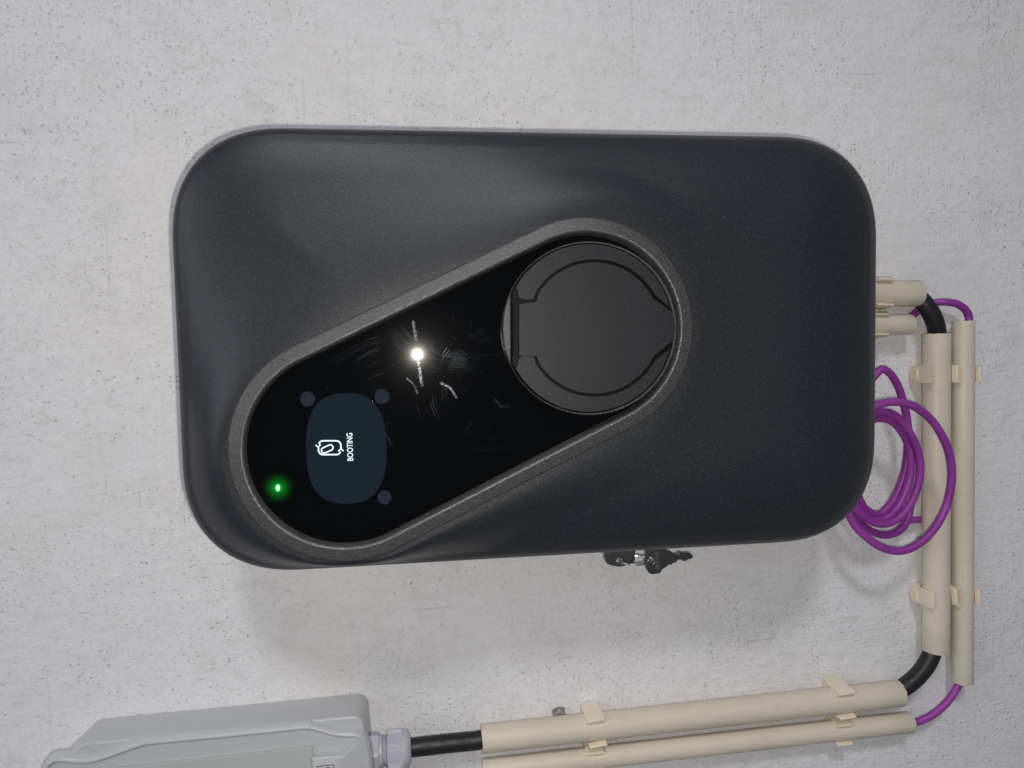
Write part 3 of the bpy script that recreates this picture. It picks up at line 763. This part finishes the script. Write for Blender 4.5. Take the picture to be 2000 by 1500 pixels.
c = P(1284, 1094, KD+0.004+0.0012); L = (P(1284, 1110, KD)-P(1284, 1077, KD)).length; H = (P(1280, 1090, KD)-P(1287.5, 1090, KD)).length
vs = [Vector((c.x+v.x*L/tw, c.y-v.z-0.0001, c.z+v.y*H/th_)) for v in tv]
obj('lettering', vs, tf, M['wire'], b2, smooth=False)
# split ring through both holes, seen nearly edge on
ra = P(1209.5, 1094, KD); rb_ = P(1270, 1094, KD+0.004); rc = (ra+rb_)/2; rad = (rb_-ra).length/2
e1 = (rb_-ra).normalized(); e2 = Vector((0, -1, 0)); e2 = (e2-e1*e2.dot(e1)).normalized(); e3 = e1.cross(e2); ev = (e2*0.97+e3*0.22).normalized()
path = []
for k in range(96):
    a = 4*math.pi*k/96; path.append(rc+e1*math.cos(a)*rad+ev*math.sin(a)*rad*0.62+e3*(0.0011*(k/96-0.5)))
vs, fs = sweep(path, 0.00036, 8); tag(obj('key_ring', vs, fs, M['wire']), 'small steel split ring joining the two keys', 'key ring')

# ------------------------------------------------------------------ grey box, lower left
BD = 0.030
box = empty('isolator_box', P(420, 1640, 0), 'light grey moulded plastic isolator box at the lower left, cut by the edge', 'electrical box')
base = [(198, 1404), (210, 1402.5), (450, 1379.5), (690, 1355.5), (704, 1355), (714, 1359.5), (719.5, 1368), (721, 1380), (724, 1425), (732, 1560), (742, 1700), (738, 1715), (725, 1724), (300, 1765), (180, 1772), (95, 1720), (60, 1640), (62, 1560), (84, 1500), (126, 1466), (150, 1446), (190, 1408)]
pts = [XZ(x, y, 0) for x, y in base]
bx = sum(p[0] for p in pts)/len(pts); bz = sum(p[1] for p in pts)/len(pts)
def ly(pts, k, d): return [Vector((bx+(x-bx)*k, -d, bz+(z-bz)*k)) for x, z in pts]
vs, fs = loft([ly(pts, 1.0, -0.001), ly(pts, 1.0, 0.004), ly(pts, 0.988, BD+0.002)])
obj('back_box', vs, fs, M['box'], box, bevel=0.0015, seg=3)
def offs(pts, o):
    n = len(pts); out = []
    area = sum(pts[i][0]*pts[(i+1) % n][1]-pts[(i+1) % n][0]*pts[i][1] for i in range(n)); sg = 1 if area > 0 else -1
    for i in range(n):
        a, b, c_ = Vector(pts[i-1]), Vector(pts[i]), Vector(pts[(i+1) % n])
        e = ((b-a).normalized()+(c_-b).normalized()).normalized(); nn = Vector((-e.y, e.x))*sg
        out.append((b.x+nn.x*o, b.y+nn.y*o))
    return out
lid = [(76, 1535), (81, 1503), (93, 1480), (109, 1468), (130, 1466), (157, 1469), (184, 1468), (217, 1458), (282, 1435.5), (310, 1432), (450, 1419), (590, 1405), (612, 1405), (635, 1411), (658, 1417), (680, 1419), (698, 1420), (712, 1427), (721, 1440), (727, 1462), (731, 1500), (745, 1700), (735, 1730), (715, 1740), (200, 1790), (100, 1760), (70, 1690), (68, 1600)]
lp = [(v.x, v.y) for v in catmull([Vector((*XZ(x, y, BD), 0)) for x, y in lid], 5, True)]
prof = [(0.0012, BD-0.002), (0.0, BD-0.0015), (0.0, BD+0.0005), (0.0004, BD+0.0022), (0.0014, BD+0.0046), (0.0026, BD+0.0058), (0.0034, BD+0.0062), (0.0042, BD+0.0060), (0.0047, BD+0.0052), (0.0050, BD+0.0046)]
lay = [[Vector((x, -d, z)) for x, z in offs(lp, o)] for o, d in prof]
lc = sum(lay[-1], Vector())/len(lay[-1])
vs, fs = loft(lay, True, False); lo_ = obj('lid', vs, fs, M['box'], box, angle=60)
bm = bmesh.new(); bm.from_mesh(lo_.data)
bmesh.ops.triangle_fill(bm, edges=[e for e in bm.edges if e.is_boundary], use_beauty=True)
for f in bm.faces:
    if len(f.verts) == 3: f.smooth = False
bm.to_mesh(lo_.data); bm.free()
# raised field, label and terminal hood on the lid
DF = BD+0.0046
fld = [(150, 1500), (190, 1493), (225, 1482), (300, 1461), (450, 1445), (600, 1430), (648, 1441), (690, 1445), (703, 1456), (708, 1500), (722, 1700), (200, 1750), (120, 1640)]
fp = [(v.x, v.y) for v in catmull([Vector((*XZ(x, y, DF+0.002), 0)) for x, y in fld], 5, True)]
label = [(222, 1500.5), (410, 1481), (611, 1458), (608.5, 1478), (612, 1500), (626, 1640), (240, 1685)]
vs, fs = prism([XZ(x, y, DF+0.0022) for x, y in label], DF-0.001, DF+0.0022); obj('label_plate', vs, fs, M['sticker'], box, smooth=False, bevel=0.0003)
hood0 = [XZ(x, y, DF) for x, y in ((603, 1474), (668, 1464), (699, 1449), (708, 1462), (720, 1640), (622, 1655))]
hood1 = [XZ(x, y, DF+0.006) for x, y in ((609, 1481), (662, 1476), (668, 1482), (671, 1490), (690, 1650), (624, 1655))]
hood2 = [XZ(x, y, DF+0.0065) for x, y in ((611, 1485), (655, 1480.5), (662, 1484), (665, 1492), (684, 1648), (626, 1652))]
vs, fs = loft([[Vector((x, -(DF-0.001), z)) for x, z in hood0], [Vector((x, -(DF+0.0004), z)) for x, z in hood0], [Vector((x, -(DF+0.0058), z)) for x, z in hood1], [Vector((x, -(DF+0.0065), z)) for x, z in hood2]])
obj('terminal_hood', vs, fs, M['box'], box, bevel=0.0010, seg=3)
DH = DF+0.0066
fr = []
def inkline(a, b, wpx=1.5):
    a, b = P(*a, DH), P(*b, DH); return sweep([a, b], wpx/2/2.95/1000, 6, squash=0.3)
for a, b in (((618.5, 1497.5), (651.5, 1493.5)), ((618.5, 1497.5), (622.5, 1526)), ((651.5, 1493.5), (655.5, 1522)), ((622.5, 1526), (655.5, 1522))): fr.append(inkline(a, b))
# the figures read along the picture's x axis, that is down the wall
tv, tf, tw, th_ = text_mesh('10', 0.006, 0.0003)
c = P(636.5, 1509, DH); hx_ = (P(647, 1507.5, DH)-P(626, 1510.5, DH)); L = hx_.length; e1 = hx_.normalized(); e2 = Vector((0, -1, 0)).cross(e1); 
if e2.x < 0: e2 = -e2
H = (P(636, 1499, DH)-P(636, 1519, DH)).length
vs = [c+e1*(v.x*L/tw)+e2*(v.y*H/th_)+Vector((0, -v.z-0.00003, 0)) for v in tv]
vs, fs = join(*(fr+[(vs, tf)])); obj('printed_marking', vs, fs, M['ink'], box, smooth=False)
# cable gland
g0 = P(722, 1469.5, 0.0155); g1 = P(803, 1460.5, 0.0150); gt = (g1-g0); GL = gt.length; gt.normalize()
gu = Vector((0, -1, 0)); gu = (gu-gt*gu.dot(gt)).normalized(); gb = gt.cross(gu)
def lathe(profile, seg, fn=None):
    L = []
    for s, r in profile:
        ring = []
        for k in range(seg):
            a = 2*math.pi*k/seg; rr_ = r*(fn(a, s) if fn else 1)
            ring.append(g0+gt*(s*GL)+gu*math.cos(a)*rr_+gb*math.sin(a)*rr_)
        L.append(ring)
    return loft(L)
hexf = lambda a, s: math.cos(math.pi/6)/math.cos(((a+0.3) % (math.pi/3))-math.pi/6)
gl = obj('cable_gland', *lathe([(0.0, 0.0112), (0.30, 0.0112), (0.33, 0.0104), (0.34, 0.0098), (0.36, 0.0104), (0.38, 0.0098), (0.40, 0.0104), (0.42, 0.0098)], 48), M['gland'], box, angle=40)
obj('lock_nut', *lathe([(0.03, 0.0135), (0.05, 0.0142), (0.22, 0.0142), (0.24, 0.0137)], 6*8, hexf), M['gland'], gl, smooth=False)
rib = lambda a, s: (1+0.022*(1 if math.sin(a*60) > 0 else -1)) if 0.44 < s < 0.79 else 1.0
obj('cap_nut', *lathe([(0.43, 0.0128), (0.45, 0.0131), (0.76, 0.0133), (0.785, 0.0134), (0.80, 0.0136), (0.86, 0.0134), (0.93, 0.0124), (0.98, 0.0108), (1.0, 0.0092), (1.0, 0.0070)], 240, rib), M['gland'], gl, angle=25)

# ------------------------------------------------------------------ crumb of mortar in a chip of the wall
def blob(c, r, seed, n=14, sq=(1, 0.7, 1)):
    vs = []; fs = []
    for j in range(1, n):
        for i in range(2*n):
            th, ph = math.pi*j/n, math.pi*i/n
            v = Vector((math.sin(th)*math.cos(ph), math.sin(th)*math.sin(ph), math.cos(th)))
            k = 1+0.45*noise.noise(v*1.6+Vector((seed, 0, 0)))+0.2*noise.noise(v*5)
            vs.append(c+Vector((v.x*sq[0], v.y*sq[1], v.z*sq[2]))*r*k)
    W = 2*n
    for j in range(n-2):
        for i in range(W): fs.append((j*W+i, j*W+(i+1) % W, (j+1)*W+(i+1) % W, (j+1)*W+i))
    fs.append(tuple(range(W))); fs.append(tuple(range((n-2)*W, (n-1)*W)))
    return vs, fs
vs, fs = blob(P(1092, 1393, 0.001), 0.0047, 3); tag(obj('mortar_crumb', vs, fs, M['mortar'], smooth=False), 'small grey crumb of mortar stuck in a chip above the bottom conduit', 'mortar crumb')
